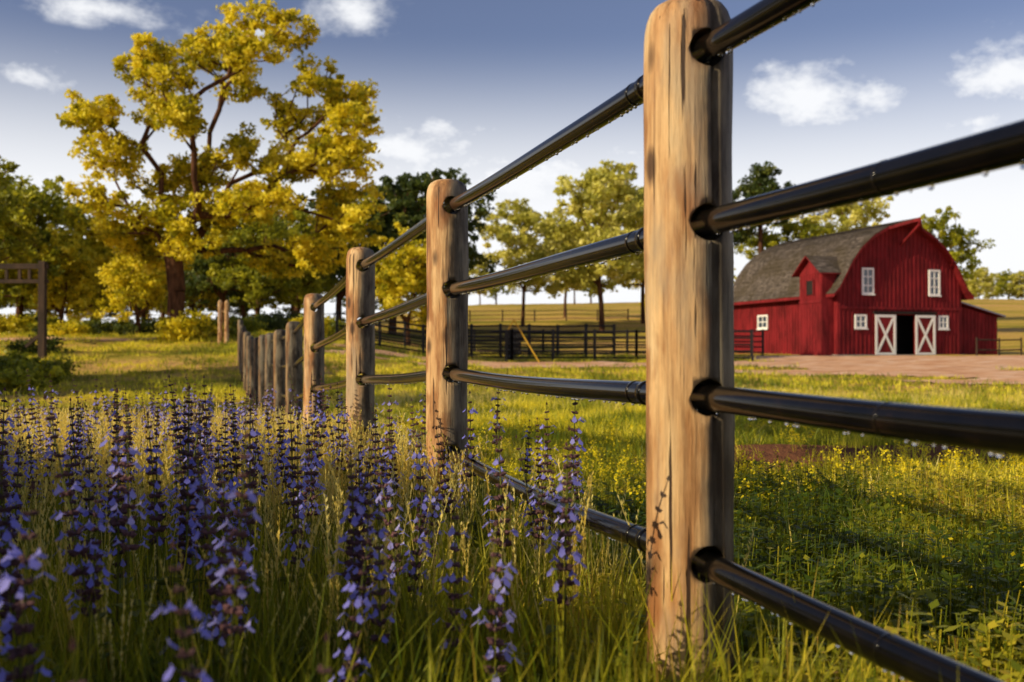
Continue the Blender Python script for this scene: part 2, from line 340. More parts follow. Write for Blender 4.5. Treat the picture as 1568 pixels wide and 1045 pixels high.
# ---------------------------------------------------------------- trees
def tree_mesh(name,lobes,trunk,nclump,nleaf,leafsize,crad,mats,r0,seed=0,link=False,flat=.7,loose=.0):
    rg=np.random.default_rng(seed)
    lob=np.array(lobes,float); vol=(lob[:,3]*lob[:,4]*lob[:,5])**.8; pr=vol/vol.sum()
    C=[]
    while len(C)<nclump:
        l=lob[rg.choice(len(lob),p=pr)]; d=rg.normal(size=3); d/=np.linalg.norm(d); r=rg.random()**.45
        C.append(l[:3]+d*r*l[3:]*(1+loose*rg.random()))
    C=np.array(C)
    nodes=[np.array(p,float) for p in trunk]; par=[-1]+list(range(len(trunk)-1)); plen=[0.]*len(trunk)
    order=np.argsort(np.linalg.norm(C-nodes[-1],axis=1))
    lo=max(1,len(trunk)-2)
    for ci in order:
        c=C[ci]; A=np.array(nodes[lo:]); D=np.linalg.norm(A-c,axis=1)
        up=np.maximum(0,A[:,2]-c[2])
        cost=D+.35*np.array(plen[lo:])+.5*up
        j=int(np.argmin(cost))+lo; p=nodes[j]; dist=np.linalg.norm(c-p); k=max(1,int(dist/ .8)); prev=j
        for i in range(1,k+1):
            q=p+(c-p)*i/k
            if i<k: q=q+rg.normal(0,.12,3)*min(1,dist/2)
            nodes.append(q); par.append(prev); plen.append(plen[prev]+dist/k); prev=len(nodes)-1
    n=len(nodes); cnt=np.ones(n)*.0; haschild=np.zeros(n,bool)
    for i in range(n-1,0,-1):
        if not haschild[i]: cnt[i]+=1
        haschild[par[i]]=True; cnt[par[i]]+=cnt[i]
    rad=np.maximum(r0*(cnt/cnt[0])**.5,.015)
    mb=MB()
    for i in range(len(trunk)):
        t=i/(len(trunk)-1); rad[i]=r0*1.35 if i==0 else max(rad[i],r0*(1-.25*t))
    for i in range(1,n):
        rp=min(rad[par[i]],rad[i]*1.5) if par[i]>=len(trunk) or i>=len(trunk) else rad[par[i]]
        mb.tube([nodes[par[i]],nodes[i]],[rp,rad[i]],8 if rad[i]>.08 else 4,cap=False)
    nb=len(mb.f)
    CC=np.repeat(C,nleaf,axis=0); m=len(CC)
    d=rg.normal(size=(m,3)); d/=np.linalg.norm(d,axis=1)[:,None]; rr=(rg.random(m)**.6)[:,None]
    cr=np.repeat(crad*(.5+.9*rg.random(nclump)),nleaf)[:,None]
    pos=CC+d*rr*cr*np.array([1,1,flat])
    u=rg.normal(size=(m,3)); u/=np.linalg.norm(u,axis=1)[:,None]; w=rg.normal(size=(m,3)); v=np.cross(u,w); v/=np.linalg.norm(v,axis=1)[:,None]
    L=(leafsize*(.6+.8*rg.random(m)))[:,None]
    q=np.stack([pos-u*L*.5,pos+v*L*.3+u*L*.1,pos+u*L*.5,pos-v*L*.3+u*L*.1],1).reshape(-1,3)
    b=len(mb.v); verts=mb.v+[tuple(t) for t in q.tolist()]
    lf=(np.arange(m)[:,None]*4+np.arange(4)[None]+b).tolist()
    me=bpy.data.meshes.new(name); me.from_pydata(verts,[],mb.f+[tuple(t) for t in lf])
    cv=np.repeat(rg.random(nclump),nleaf)*.6+rg.random(m)*.4
    val=np.concatenate([np.zeros(nb),cv]).astype('f')
    at=me.attributes.new('v','FLOAT','FACE'); at.data.foreach_set('value',val)
    for mm in mats: me.materials.append(mm)
    me.polygons.foreach_set('material_index',[0]*nb+[1]*m)
    me.polygons.foreach_set('use_smooth',[True]*nb+[False]*m)
    me.update(); return me
def rlobes(seed,h,w,base,n=9,rl=.24):
    r=random.Random(seed); out=[]
    for i in range(n):
        t=(i+.5)/n; z=base+(h-base)*(.1+.82*t); half=w*.5*math.sin(math.pi*min(1,(.22+.72*t)))**.8*.75
        a=i*2.4+r.uniform(-.5,.5); q=half*r.uniform(.45,1)
        s=w*rl*r.uniform(.75,1.2)
        out.append((q*math.cos(a),q*math.sin(a),z,s,s,s*.6))
    return out
S=F/48
ol=[(160,185,44,24),(200,102,24,16),(185,240,48,28),(300,60,42,22),(370,26,38,14),(440,60,42,28),(345,110,40,28),(255,170,34,28),(425,150,48,30),(520,140,42,24),(552,205,38,28),(480,215,48,28),(390,235,45,26),(320,200,38,26),(255,275,44,28),(172,300,46,24),(200,345,54,28),(320,320,50,30),(420,320,52,30),(525,290,54,34),(300,372,48,26),(400,385,54,26),(480,385,48,26),(562,350,32,26),(215,385,42,22),(122,172,24,14),(270,110,28,20),(300,250,40,28),(460,265,45,26),(370,290,45,28),(340,60,35,20),(400,100,35,22),(160,350,34,26),(250,330,38,26),(300,140,40,24),(470,110,36,22),(540,250,44,28),(500,340,48,26)]
lobes=[]
for i,(cx,cy,rx,ry) in enumerate(ol):
    X=(cx-270)/S; Z=(520-cy)/S; yd=((i*0.618)%1-.5)*7.5
    if cy<90 or cx<210: yd*=.5
    lobes.append((X,yd,Z,rx/S*1.0,1.5,ry/S*1.0))
trunk=[(0,0,-.3),(-.05,0,1.2),(.02,0,2.4),(-.1,.05,3.5),(-.25,0,4.6)]
me=tree_mesh('oak_tree',lobes,trunk,1250,62,.22,.46,[m_bark,m_oakleaf],.42,3,loose=.35)
ox,oy,_=PX(270,520,48); oak=bpy.data.objects.new('oak_tree',me); oak.location=(ox,oy,Hf(ox,oy)); scene.collection.objects.link(oak)
vA=[tree_mesh('deciduous_tree',rlobes(11,12,9,3),[(0,0,-.5),(.1,0,1.5),(0,.1,3.2)],230,55,.34,.65,[m_bark,m_green],.26,5,loose=.4),
    tree_mesh('deciduous_tree',rlobes(12,13,9.5,3,13,.2),[(0,0,-.5),(.1,0,2),(0.2,.1,3.6)],320,50,.34,.6,[m_bark,m_light],.18,6,loose=.5),
    tree_mesh('deciduous_tree',rlobes(13,12,10,2.5,10,.22),[(0,0,-.5),(-.1,0,1.5),(0,.1,3)],250,60,.36,.7,[m_bark,m_dark],.28,7,loose=.4),
    tree_mesh('deciduous_tree',rlobes(14,10,8,1.5,10,.22),[(0,0,-.5),(-.1,0,1),(0,.1,2)],210,55,.32,.65,[m_bark,m_oakleaf],.22,8,loose=.4)]
pine=tree_mesh('pine_tree',[(0,0,12,2.6,2.6,1.2),(1,.5,10,2.4,2,.8),(-1.2,0,9,2,2,.7),(.3,0,13.5,1.5,1.5,.9)],[(0,0,-.5),(.1,0,4),(0,.1,8),(0,0,11)],120,70,.3,.6,[m_bark,m_dark],.22,9)
def place(me,px,d,h_m,base_h,rz=0,name=None,wx=1.):
    X=(px-784)/F*d; o=bpy.data.objects.new(name or me.name.split('.')[0],me); s=h_m/base_h
    o.location=(X,d,Hf(X,d)); o.scale=(s*wx,s*wx,s); o.rotation_euler=(0,0,rz); scene.collection.objects.link(o); return o
place(vA[1],800,108,13.8,13,.4); place(vA[1],922,102,17.3,13,2.1,wx=1.05); place(vA[1],985,114,16,13,4); place(vA[1],865,128,13,13,5)
place(vA[3],625,80,9.3,10,1); place(vA[2],655,98,15.5,12,2); place(vA[2],600,95,14.5,12,3.3)
place(vA[3],1010,125,11,10,2)
place(pine,1165,110,18,14.5,0,'pine_tree'); place(pine,1120,120,16,14.5,2,'pine_tree'); place(vA[1],1290,120,17,13,3,wx=.9); place(vA[0],1428,100,13,12,1,wx=.8); place(vA[0],1215,112,13,12,4)
place(vA[3],95,62,6.5,10,1); place(vA[3],150,66,8.5,10,2.5); place(vA[3],210,58,6,10,4); place(vA[0],30,64,10.5,12,5); place(vA[0],-25,60,11,12,0); place(vA[0],-70,45,9.5,12,3)
place(vA[2],340,85,11,12,4); place(vA[0],395,80,10,12,4.5); place(vA[0],455,86,11.5,12,5); place(vA[2],520,92,12.5,12,.7); place(vA[0],60,90,14,12,1.2); place(vA[0],250,88,8.5,12,2.2)
# trees standing outside the left edge of the view, whose shadows cross the meadow
for (mm,X,Y,s) in [(vA[0],-20.5,13,.95),(vA[0],-27,22,1.05),(pine,-15.5,1.4,1.2),(pine,-12.5,-.8,1.15)]:
    o=bpy.data.objects.new('deciduous_tree' if mm is vA[0] else 'pine_tree',mm); o.scale=(s,s,s); o.location=(X,Y,Hf(X,Y)); o.rotation_euler=(0,0,X); scene.collection.objects.link(o)
def line(name,mes,pts,s0,s1):
    objs=[bpy.data.objects.new(name+'_p',m) for m in mes]
    x=np.array([p[0] for p in pts]);y=np.array([p[1] for p in pts]); n=len(x)
    P=np.stack([x,y,H(x,y)-.3],1); rot=np.stack([np.zeros(n),np.zeros(n),rng.random(n)*6.28],1)
    scatter(name,objs,P,rot,s0+(s1-s0)*rng.random(n))
pts=[( -.62*d+ (i%9)*d*.05, d) for i,d in enumerate(np.linspace(95,150,26))]
line('distant_woods',[vA[0],vA[2],vA[3]],pts,.65,1.0)
pts=[((px-784)/F*d,d) for px,d in [(1480,300),(1500,290),(1520,310),(1545,300),(1565,295),(1600,300),(1640,290),(1045,260),(1065,250),(735,240),(760,260),(700,250),(1100,240),(880,230),(905,240)]]
line('distant_trees',[vA[1],vA[0]],pts,.75,1.0)
def shrub_mesh(nm,mat,seed): return tree_mesh(nm,[(0,0,.7,1.2,1.1,.6),(.9,.2,.6,.8,.8,.5),(-.9,.1,.6,.8,.8,.5)],[(0,0,-.2),(0,0,.2),(0,0,.4)],40,70,.16,.4,[m_bark,mat],.05,seed)
sh=[shrub_mesh('shrub',m_green,20),shrub_mesh('shrub',m_dark,21),shrub_mesh('shrub',m_oakleaf,22)]
pts=[]
r=random.Random(4)
for i in range(46):
    d=r.uniform(55,78); px=r.uniform(-60,520); pts.append(((px-784)/F*d,d))
pts+= [((px-784)/F*d,d) for px,d in [(20,30),(50,32),(-10,28),(290,47),(315,50),(60,40)]]
line('shrubs',sh,pts,.6,1.3)
pts=[(-7.4,-1.0),(-6.4,-2.4),(-5.3,-3.6),(-3.9,-4.4)]
line('shade_hedge',sh[:1],pts,2.7,3.1)  # unseen shrubs added behind the camera to shade the near meadow
# ---------------------------------------------------------------- fence
def wood_mat(name='post_wood',k_=1.0,wear_shade=0.):
    m,nt,b,o=newmat(name)
    L=nt.links.new
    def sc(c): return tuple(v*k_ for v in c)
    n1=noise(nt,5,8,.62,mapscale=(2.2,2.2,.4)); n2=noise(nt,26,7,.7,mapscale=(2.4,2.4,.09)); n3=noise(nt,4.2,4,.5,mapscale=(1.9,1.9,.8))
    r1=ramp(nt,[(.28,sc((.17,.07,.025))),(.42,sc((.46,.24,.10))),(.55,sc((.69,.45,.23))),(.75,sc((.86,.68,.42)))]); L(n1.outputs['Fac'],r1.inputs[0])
    r2=ramp(nt,[(.32,(.38,.32,.28)),(.5,(.9,.87,.82)),(.65,(1.1,1.08,1.04))]); L(n2.outputs['Fac'],r2.inputs[0])
    mu=N(nt,'ShaderNodeMixRGB',blend_type='MULTIPLY'); mu.inputs[0].default_value=.9; L(r1.outputs[0],mu.inputs[1]); L(r2.outputs[0],mu.inputs[2])
    r3=ramp(nt,[(.53,(0,0,0)),(.58,(.6,.6,.6)),(.68,(.9,.9,.9))]); L(n3.outputs['Fac'],r3.inputs[0])
    k=N(nt,'ShaderNodeMixRGB'); L(r3.outputs[0],k.inputs[0]); L(mu.outputs[0],k.inputs[1]); k.inputs[2].default_value=(*sc((.27,.10,.03)),1)
    n7=noise(nt,3.1,5,.6,mapscale=(1.6,1.6,.5)); r7=ramp(nt,[(.54,(0,0,0)),(.66,(.65,.65,.65))]); L(n7.outputs['Fac'],r7.inputs[0])
    kg=N(nt,'ShaderNodeMixRGB'); L(r7.outputs[0],kg.inputs[0]); L(k.outputs[0],kg.inputs[1]); kg.inputs[2].default_value=(*sc((.30,.25,.19)),1)
    tc=N(nt,'ShaderNodeTexCoord'); mp=N(nt,'ShaderNodeMapping'); mp.inputs['Scale'].default_value=(6.5,6.5,3.2); L(tc.outputs['Object'],mp.inputs[0])
    vo=N(nt,'ShaderNodeTexVoronoi'); vo.inputs['Scale'].default_value=1.3; L(mp.outputs[0],vo.inputs['Vector'])
    rk=ramp(nt,[(.0,(1,1,1)),(.14,(.85,.85,.85)),(.24,(0,0,0))]); L(vo.outputs['Distance'],rk.inputs[0])
    k2=N(nt,'ShaderNodeMixRGB'); L(rk.outputs[0],k2.inputs[0]); L(kg.outputs[0],k2.inputs[1]); k2.inputs[2].default_value=(.05,.02,.01,1)
    n5=noise(nt,16,3,.5,mapscale=(3.5,3.5,.12)); r5=ramp(nt,[(.345,(1,1,1)),(.375,(0,0,0))]); L(n5.outputs['Fac'],r5.inputs[0])
    k3=N(nt,'ShaderNodeMixRGB'); L(r5.outputs[0],k3.inputs[0]); L(k2.outputs[0],k3.inputs[1]); k3.inputs[2].default_value=(.05,.025,.014,1)
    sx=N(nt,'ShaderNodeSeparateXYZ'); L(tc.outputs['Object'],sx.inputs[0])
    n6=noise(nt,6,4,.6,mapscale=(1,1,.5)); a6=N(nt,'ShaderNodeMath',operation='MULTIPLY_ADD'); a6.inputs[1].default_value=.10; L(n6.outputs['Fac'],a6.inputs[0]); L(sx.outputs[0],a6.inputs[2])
    mr=N(nt,'ShaderNodeMapRange'); mr.inputs[1].default_value=.046-wear_shade; mr.inputs[2].default_value=.078-wear_shade; L(a6.outputs[0],mr.inputs[0])
    n4=noise(nt,9,5,.6,mapscale=(1.5,1.5,.45)); r4=ramp(nt,[(.40,(.012,.010,.008)),(.47,(.055,.047,.036)),(.62,(.16,.14,.105))]); L(n4.outputs['Fac'],r4.inputs[0])  # grey weathering on the right side, darkened further with painted shade
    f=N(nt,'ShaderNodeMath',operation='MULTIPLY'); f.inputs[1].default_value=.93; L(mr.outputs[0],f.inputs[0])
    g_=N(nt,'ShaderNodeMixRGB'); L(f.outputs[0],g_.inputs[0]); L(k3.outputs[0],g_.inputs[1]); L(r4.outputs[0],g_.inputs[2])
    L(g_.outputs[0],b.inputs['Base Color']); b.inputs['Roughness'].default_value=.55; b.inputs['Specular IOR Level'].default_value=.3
    bp=N(nt,'ShaderNodeBump'); bp.inputs['Strength'].default_value=.9; bp.inputs['Distance'].default_value=.008
    ad=N(nt,'ShaderNodeMath',operation='ADD'); L(n2.outputs['Fac'],ad.inputs[0]); L(n1.outputs['Fac'],ad.inputs[1])
    sb=N(nt,'ShaderNodeMath',operation='SUBTRACT'); L(ad.outputs[0],sb.inputs[0]); L(r5.outputs[0],sb.inputs[1]); L(sb.outputs[0],bp.inputs['Height']); L(bp.outputs[0],b.inputs['Normal'])
    return m
m_wood=wood_mat(); m_woodD=wood_mat('post_wood_shaded',.42,.06)  # second copy is darkened: shade on the distant posts painted into the wood
m_rail=simple('rail_paint',[(.3,(.002,.002,.002)),(.62,(.005,.004,.0035)),(.8,(.02,.010,.006))],14,.15,(1,1,1),.1,.32,6,.003)
m_drop,nt,b,o_=newmat('water'); b.inputs['Transmission Weight'].default_value=1; b.inputs['IOR'].default_value=1.33; b.inputs['Roughness'].default_value=.02; b.inputs['Base Color'].default_value=(1,1,1,1)
posts=[(1.12,-.08,1.72),(.41,2.3,1.715),(-.305,4.7,1.717),(-1.05,6.9,1.63),(-1.9,9.55,1.467),(-2.57,11.75,1.27)]
yy=11.75; xx=-2.57
while yy<34:
    yy+=2.35; xx-=.3*2.35; posts.append((xx,yy,Hf(xx,yy)+1.62+random.uniform(-.06,.06)))
fence=empty('wooden_post_fence')
offs=[-.135,-.525,-.915,-1.285]
def post(i,x,y,zt):
    n=56 if i<5 else 16; hgt=zt-Hf(x,y)+.3; R=.1*random.uniform(.96,1.04) if i!=1 else .1
    rg=random.Random(i*7+1); ph=[rg.uniform(0,6.28) for _ in range(8)]
    rows=70 if i<5 else 8; zs=[hgt*(k/rows)-hgt for k in range(rows+1)]; zs=[z for z in zs if z<-.1]; 
    dome=[(-.09,1),(-.07,.985),(-.05,.95),(-.032,.89),(-.018,.79),(-.008,.62),(-.002,.36)]
    prof=[(z,1) for z in zs]+dome
    mb=MB()
    cr=rg.uniform(-.9,.6) if i!=1 else -1.08
    for (z,s) in prof:
        for k in range(n):
            t=2*math.pi*k/n
            r=R*s*(1+.02*math.sin(2*t+ph[0]+z*1.1)+.016*math.sin(3*t+ph[1]+z*2.3)+.016*math.sin(z*6+ph[2]+t)+.009*math.sin(z*15+ph[3]+2*t))
            dt=(t-(cr+.05*math.sin(z*3))+math.pi)%(2*math.pi)-math.pi
            if i<5: r-=.018*math.exp(-(dt/.06)**2)*(1 if z>-1.6 else .5)
            mb.v.append((r*math.cos(t),r*math.sin(t),z))
    for q in range(len(prof)-1):
        for k in range(n):
            mb.f.append((q*n+k,q*n+(k+1)%n,(q+1)*n+(k+1)%n,(q+1)*n+k)); mb.m.append(0)
    e=(len(prof)-1)*n; mb.f.append(tuple(e+k for k in range(n))); mb.m.append(0)
    mb.f.append(tuple(k for k in range(n))[::-1]); mb.m.append(0)
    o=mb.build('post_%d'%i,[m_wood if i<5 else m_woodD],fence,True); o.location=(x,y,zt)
    sh_=i*3.7
    for v in o.data.vertices: v.co.z+=sh_
    o.location.z-=sh_
    return o
pobs=[post(i,*p) for i,p in enumerate(posts)]
bpy.context.view_layer.update()
cutters=[]
for i in range(0,5):
    x,y,zt=posts[i]; mb=MB(); dv=Vector((-.3,1,0)).normalized()
    for of in offs:
        c=Vector((x,y,zt+of)); mb.tube([c-dv*.2,c+dv*.2],.042,28)
    cobj=mb.build('cut',[m_wood]); cutters.append(cobj)
    md=pobs[i].modifiers.new('holes','BOOLEAN'); md.operation='DIFFERENCE'; md.object=cobj; md.solver='EXACT'
bpy.context.view_layer.update(); dg=bpy.context.evaluated_depsgraph_get()
for i in range(0,5):
    nm=bpy.data.meshes.new_from_object(pobs[i].evaluated_get(dg))
    pobs[i].modifiers.clear(); pobs[i].data=nm
for c in cutters: bpy.data.objects.remove(c)
mbd=MB()
rr=random.Random(3)
for ri,of in enumerate(offs):
    for i in range(len(posts)-1):
        a=Vector(posts[i]);b2=Vector(posts[i+1]); a.z+=of;b2.z+=of
        n=14 if i<5 else 3; sag=[.012,.006,.012,.02][ri]
        pts=[]
        for k in range(n+1):
            t=k/n; p=a.lerp(b2,t); p.z-=sag*4*t*(1-t)*(1 if i<5 else .5)+(.0015*math.sin(t*9+i+ri) if i<5 and 0<k<n else 0); pts.append(p)
        mb=MB(); mb.tube(pts,.029 if i<5 else .027,28 if i<4 else 10)
        if i in(1,):
            d=(pts[2]-pts[1]).normalized(); c=pts[1].lerp(pts[2],.3)
            mb.tube([c-d*.012,c-d*.010,c+d*.010,c+d*.012],[.029,.0315,.0315,.029],28)
            c=c+d*.07; mb.tube([c-d*.005,c+d*.005],[.0305,.0305],28)
        if i==0:
            c=pts[10]; d=(pts[11]-pts[10]).normalized(); mb.tube([c-d*.004,c-d*.003,c+d*.003,c+d*.004],[.029,.0297,.0297,.029],28)
        o=mb.build('rail_%d_%d'%(ri,i),[m_rail],fence,True)
        if i<3:
            L=(b2-a).length; nd=int(L/.03)
            for q in range(nd):
                if rr.random()<.35: continue
                t=rr.random(); f=t*n; k=min(int(f),n-1); p=pts[k].lerp(pts[k+1],f-k)
                R=rr.uniform(.003,.0056); c=p+Vector((rr.uniform(-.004,.004),rr.uniform(-.004,.004),-.0285-R*.5))
                mbd.tube([c-Vector((0,0,R)),c-Vector((0,0,R*.7)),c,c+Vector((0,0,R*.6)),c+Vector((0,0,R))],[R*.2,R*.7,R,R*.8,R*.3],8)
mbd.build('water_drops',[m_drop],fence,True)
# ---------------------------------------------------------------- barn
def red_mat():
    m,nt,b,o=newmat('red_boards'); L=nt.links.new
    n1=noise(nt,2,5,.6,mapscale=(8,8,.4)); r1=ramp(nt,[(.25,(.085,.005,.007)),(.55,(.22,.013,.018)),(.8,(.33,.035,.038))]); L(n1.outputs['Fac'],r1.inputs[0])
    n2=noise(nt,1.1,6,.7,mapscale=(1,1,.5)); r2=ramp(nt,[(.35,(.5,.46,.46)),(.6,(1,1,1))]); L(n2.outputs['Fac'],r2.inputs[0])
    mu=N(nt,'ShaderNodeMixRGB',blend_type='MULTIPLY'); mu.inputs[0].default_value=1; L(r1.outputs[0],mu.inputs[1]); L(r2.outputs[0],mu.inputs[2])
    L(mu.outputs[0],b.inputs['Base Color']); b.inputs['Roughness'].default_value=.75; b.inputs['Specular IOR Level'].default_value=.2
    return m
m_red=red_mat()
def roof_mat():
    m,nt,b,o=newmat('shingles'); L=nt.links.new
    n1=noise(nt,1.4,8,.68,mapscale=(1,2.5,4)); r1=ramp(nt,[(.32,(.03,.024,.02)),(.5,(.10,.082,.07)),(.66,(.22,.18,.155))]); L(n1.outputs['Fac'],r1.inputs[0])
    n2=noise(nt,.7,6,.7); r2=ramp(nt,[(.42,(0,0,0)),(.62,(.8,.8,.8))]); L(n2.outputs['Fac'],r2.inputs[0])
    mx=N(nt,'ShaderNodeMixRGB'); L(r2.outputs[0],mx.inputs[0]); L(r1.outputs[0],mx.inputs[1]); mx.inputs[2].default_value=(.065,.05,.03,1)
    L(mx.outputs[0],b.inputs['Base Color']); b.inputs['Roughness'].default_value=.9; b.inputs['Specular IOR Level'].default_value=.15
    bp=N(nt,'ShaderNodeBump'); bp.inputs['Strength'].default_value=.9; bp.inputs['Distance'].default_value=.14; L(n1.outputs['Fac'],bp.inputs['Height']); L(bp.outputs[0],b.inputs['Normal'])
    return m
m_roof=roof_mat()
m_white=simple('white_paint',[(.3,(.7,.7,.7)),(.7,(.82,.82,.8))],5,.6)
m_glass=simple('window_glass',[(.3,(.03,.04,.06)),(.7,(.07,.09,.12))],1,.1,spec=.8)
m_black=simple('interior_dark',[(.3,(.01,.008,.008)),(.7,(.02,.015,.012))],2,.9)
m_stone=simple('stone_footing',[(.3,(.2,.17,.15)),(.7,(.42,.37,.33))],4,.95,None,.5)
m_lroof=simple('metal_roof',[(.3,(.22,.26,.33)),(.7,(.34,.38,.45))],2,.5,(1,6,1))
B=empty('red_barn',(25.26,64.65,.68),math.radians(18))
W=4.85; LEN=13.0
prof=[(-5.45,3.85),(-5.0,4.3),(-4.6,5.0),(-4.05,5.95),(-3.35,6.85),(-2.4,7.65),(-1.3,8.25),(0,8.7)]
prof=prof+[(-x,z) for x,z in prof[::-1][1:]]
def ztop(x): return float(np.interp(x,[p[0] for p in prof],[p[1] for p in prof]))-.06
mb=MB()
ox0,ox1,dz=-.5,1.0,2.65
def gable(y,door,face):
    xsx=sorted(set([-W,W]+[round(p[0],3) for p in prof if abs(p[0])<W]+([ox0,ox1] if door else [])))
    for a,b2 in zip(xsx[:-1],xsx[1:]):
        z0=dz if door and a>=ox0-1e-3 and b2<=ox1+1e-3 else 0
        mb.poly([(a,y,z0),(b2,y,z0),(b2,y,ztop(b2)),(a,y,ztop(a))],0)
gable(0,True,1); gable(LEN,False,-1)
mb.poly([(-W,0,0),(-W,LEN,0),(-W,LEN,4.4),(-W,0,4.4)]); mb.poly([(W,0,0),(W,LEN,0),(W,LEN,4.4),(W,0,4.4)])
x=-W+.15
while x<W:
    z0=0
    if ox0-.02<x<ox1+.02: z0=dz+.25
    mb.box(x-.04,x+.04,-.04,0,z0,ztop(x)-.05); x+=.32
y=.15
while y<LEN:
    mb.box(-W-.04,-W,y-.04,y+.04,0,4.3); y+=.32
mb.box(-W,W,-.08,-.04,3.0,3.18)
mb.build('walls',[m_red],B)
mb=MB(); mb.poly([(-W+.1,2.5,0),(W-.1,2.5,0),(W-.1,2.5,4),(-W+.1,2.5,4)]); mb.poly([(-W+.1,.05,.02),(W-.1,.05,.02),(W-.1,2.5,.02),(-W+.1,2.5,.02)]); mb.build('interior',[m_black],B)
mb=MB(); y0,y1=-.5,LEN+.4
hood=-1.9
for a,b2 in zip(prof[:-1],prof[1:]):
    def yf(px): return y0 if abs(px)>1.35 else y0+(hood-y0)*(1-abs(px)/1.35)
    ya,yb=yf(a[0]),yf(b2[0]); t=.2
    top=[(a[0],ya,a[1]+.08),(b2[0],yb,b2[1]+.08),(b2[0],y1,b2[1]+.08),(a[0],y1,a[1]+.08)]
    bot=[(p[0],p[1],p[2]-t) for p in top]
    mb.poly(top,0); mb.poly(bot[::-1],1)
    mb.poly([top[0],top[1],bot[1],bot[0]],1); mb.poly([top[3],top[2],bot[2],bot[3]],0)
mb.poly([(prof[0][0],y0,prof[0][1]+.08),(prof[0][0],y1,prof[0][1]+.08),(prof[0][0],y1,prof[0][1]-.12),(prof[0][0],y0,prof[0][1]-.12)],1)
for a,b2 in zip(prof[:8],prof[1:8]):
    pa=Vector((a[0],0,a[1]+.08));pb=Vector((b2[0],0,b2[1]+.08)); n=max(2,int((pb-pa).length/.3)); nrm=Vector((-(pb-pa).z,0,(pb-pa).x)).normalized()
    for k in range(n):
        q=pa.lerp(pb,k/n); q2=pa.lerp(pb,(k+1)/n)
        s=y0 if abs(q.x)>1.35 else y0-.2
        mb.poly([(q.x+nrm.x*.035,s,q.z+nrm.z*.035),(q2.x+nrm.x*.006,s,q2.z+nrm.z*.006),(q2.x+nrm.x*.006,y1,q2.z+nrm.z*.006),(q.x+nrm.x*.035,y1,q.z+nrm.z*.035)],0)
mb.build('roof',[m_roof,m_red],B)
mb=MB()
mb.beam((0,-1.8,8.35),(0,-.02,7.2),.12,.12); mb.beam((0,-1.9,8.5),(0,-.1,8.5),.12,.12)
mb.build('hay_hood_brace',[m_red],B)
mb=MB()
for (xa,xb) in [(ox0-1.6,ox0-.02),(ox1+.02,ox1+1.6)]:
    mb.box(xa,xb,-.14,-.09,.05,2.65,0)
    f=.16
    mb.box(xa,xa+f,-.18,-.14,.05,2.65,1); mb.box(xb-f,xb,-.18,-.14,.05,2.65,1)
    mb.box(xa+f,xb-f,-.18,-.14,2.65-f,2.65,1); mb.box(xa+f,xb-f,-.18,-.14,.05,.05+f,1)
    mb.beam((xa+f,-.158,.05+f),(xb-f,-.158,2.65-f),.15,.03,1,up=(0,1,0)); mb.beam((xa+f,-.162,2.65-f),(xb-f,-.162,.05+f),.15,.03,1,up=(0,1,0))
mb.box(ox0-1.7,ox1+1.7,-.2,-.04,2.72,2.86,2)
mb.build('sliding_doors',[m_red,m_white,m_black],B)
def window(xc,z0,w,h,y=-.04,side=False):
    mb=MB(); f=.12
    mb.box(xc-w/2+f,xc+w/2-f,y-.03,y,z0+f,z0+h-f,1)
    mb.box(xc-w/2,xc-w/2+f,y-.08,y,z0,z0+h,0); mb.box(xc+w/2-f,xc+w/2,y-.08,y,z0,z0+h,0)
    mb.box(xc-w/2+f,xc+w/2-f,y-.08,y,z0,z0+f,0); mb.box(xc-w/2+f,xc+w/2-f,y-.08,y,z0+h-f,z0+h,0)
    mb.box(xc-.03,xc+.03,y-.06,y-.031,z0+f,z0+h-f,0)
    n=3 if h>1.2 else 2
    for k in range(1,n):
        zz=z0+h*k/n; mb.box(xc-w/2+f,xc-.03,y-.06,y-.031,zz-.03,zz+.03,0); mb.box(xc+.03,xc+w/2-f,y-.06,y-.031,zz-.03,zz+.03,0)
    mb.box(xc-w/2-.06,xc+w/2+.06,y-.12,y-.081,z0-.06,z0+.02,0)
    o=mb.build('window',[m_white,m_glass],B); return o
window(-2.6,3.95,.9,1.7); window(2.6,3.95,.9,1.7); window(-3.15,1.75,.9,.9); window(3.3,1.75,.8,.9)
for yy_ in (8.5,):
    o=window(0,1.9,1.3,1.0,0); o.location=(-W-.045,yy_,0); o.rotation_euler=(0,0,-math.pi/2)
mb=MB(); xa,xb,ya,yb=-5.75,-4.6,.35,2.75; hz=5.35; pk=6.35; ym=(ya+yb)/2
mb.poly([(xa,ya,0),(xb,ya,0),(xb,ya,hz),(xa,ya,hz)]); mb.poly([(xa,yb,0),(xb,yb,0),(xb,yb,hz),(xa,yb,hz)])
mb.poly([(xa,ya,0),(xa,yb,0),(xa,yb,hz),(xa,ym,pk-.1),(xa,ya,hz)])
yq=ya+.1
while yq<yb:
    mb.box(xa-.03,xa,yq-.03,yq+.03,0,hz-.02); yq+=.3
mb.box(xa-.06,xa-.03,ya,yb,3.4,3.55)
mb.build('hay_dormer',[m_red],B)
mb=MB()
for s,ye in((-1,ya-.3),(1,yb+.3)):
    zt=pk+.05; ze=hz-.15
    p=[(xa-.4,ye,ze),(xa-.4,ym,zt),(-3.2,ym,zt),(-4.0,ye,ze)]
    mb.poly([(q[0],q[1],q[2]+.08) for q in p],0); mb.poly(p,1)
    mb.poly([p[0],p[1],(p[1][0],p[1][1],p[1][2]+.08),(p[0][0],p[0][1],p[0][2]+.08)],1)
    mb.poly([p[0],p[3],(p[3][0],p[3][1],p[3][2]+.08),(p[0][0],p[0][1],p[0][2]+.08)],1)
mb.build('dormer_roof',[m_roof,m_red],B)
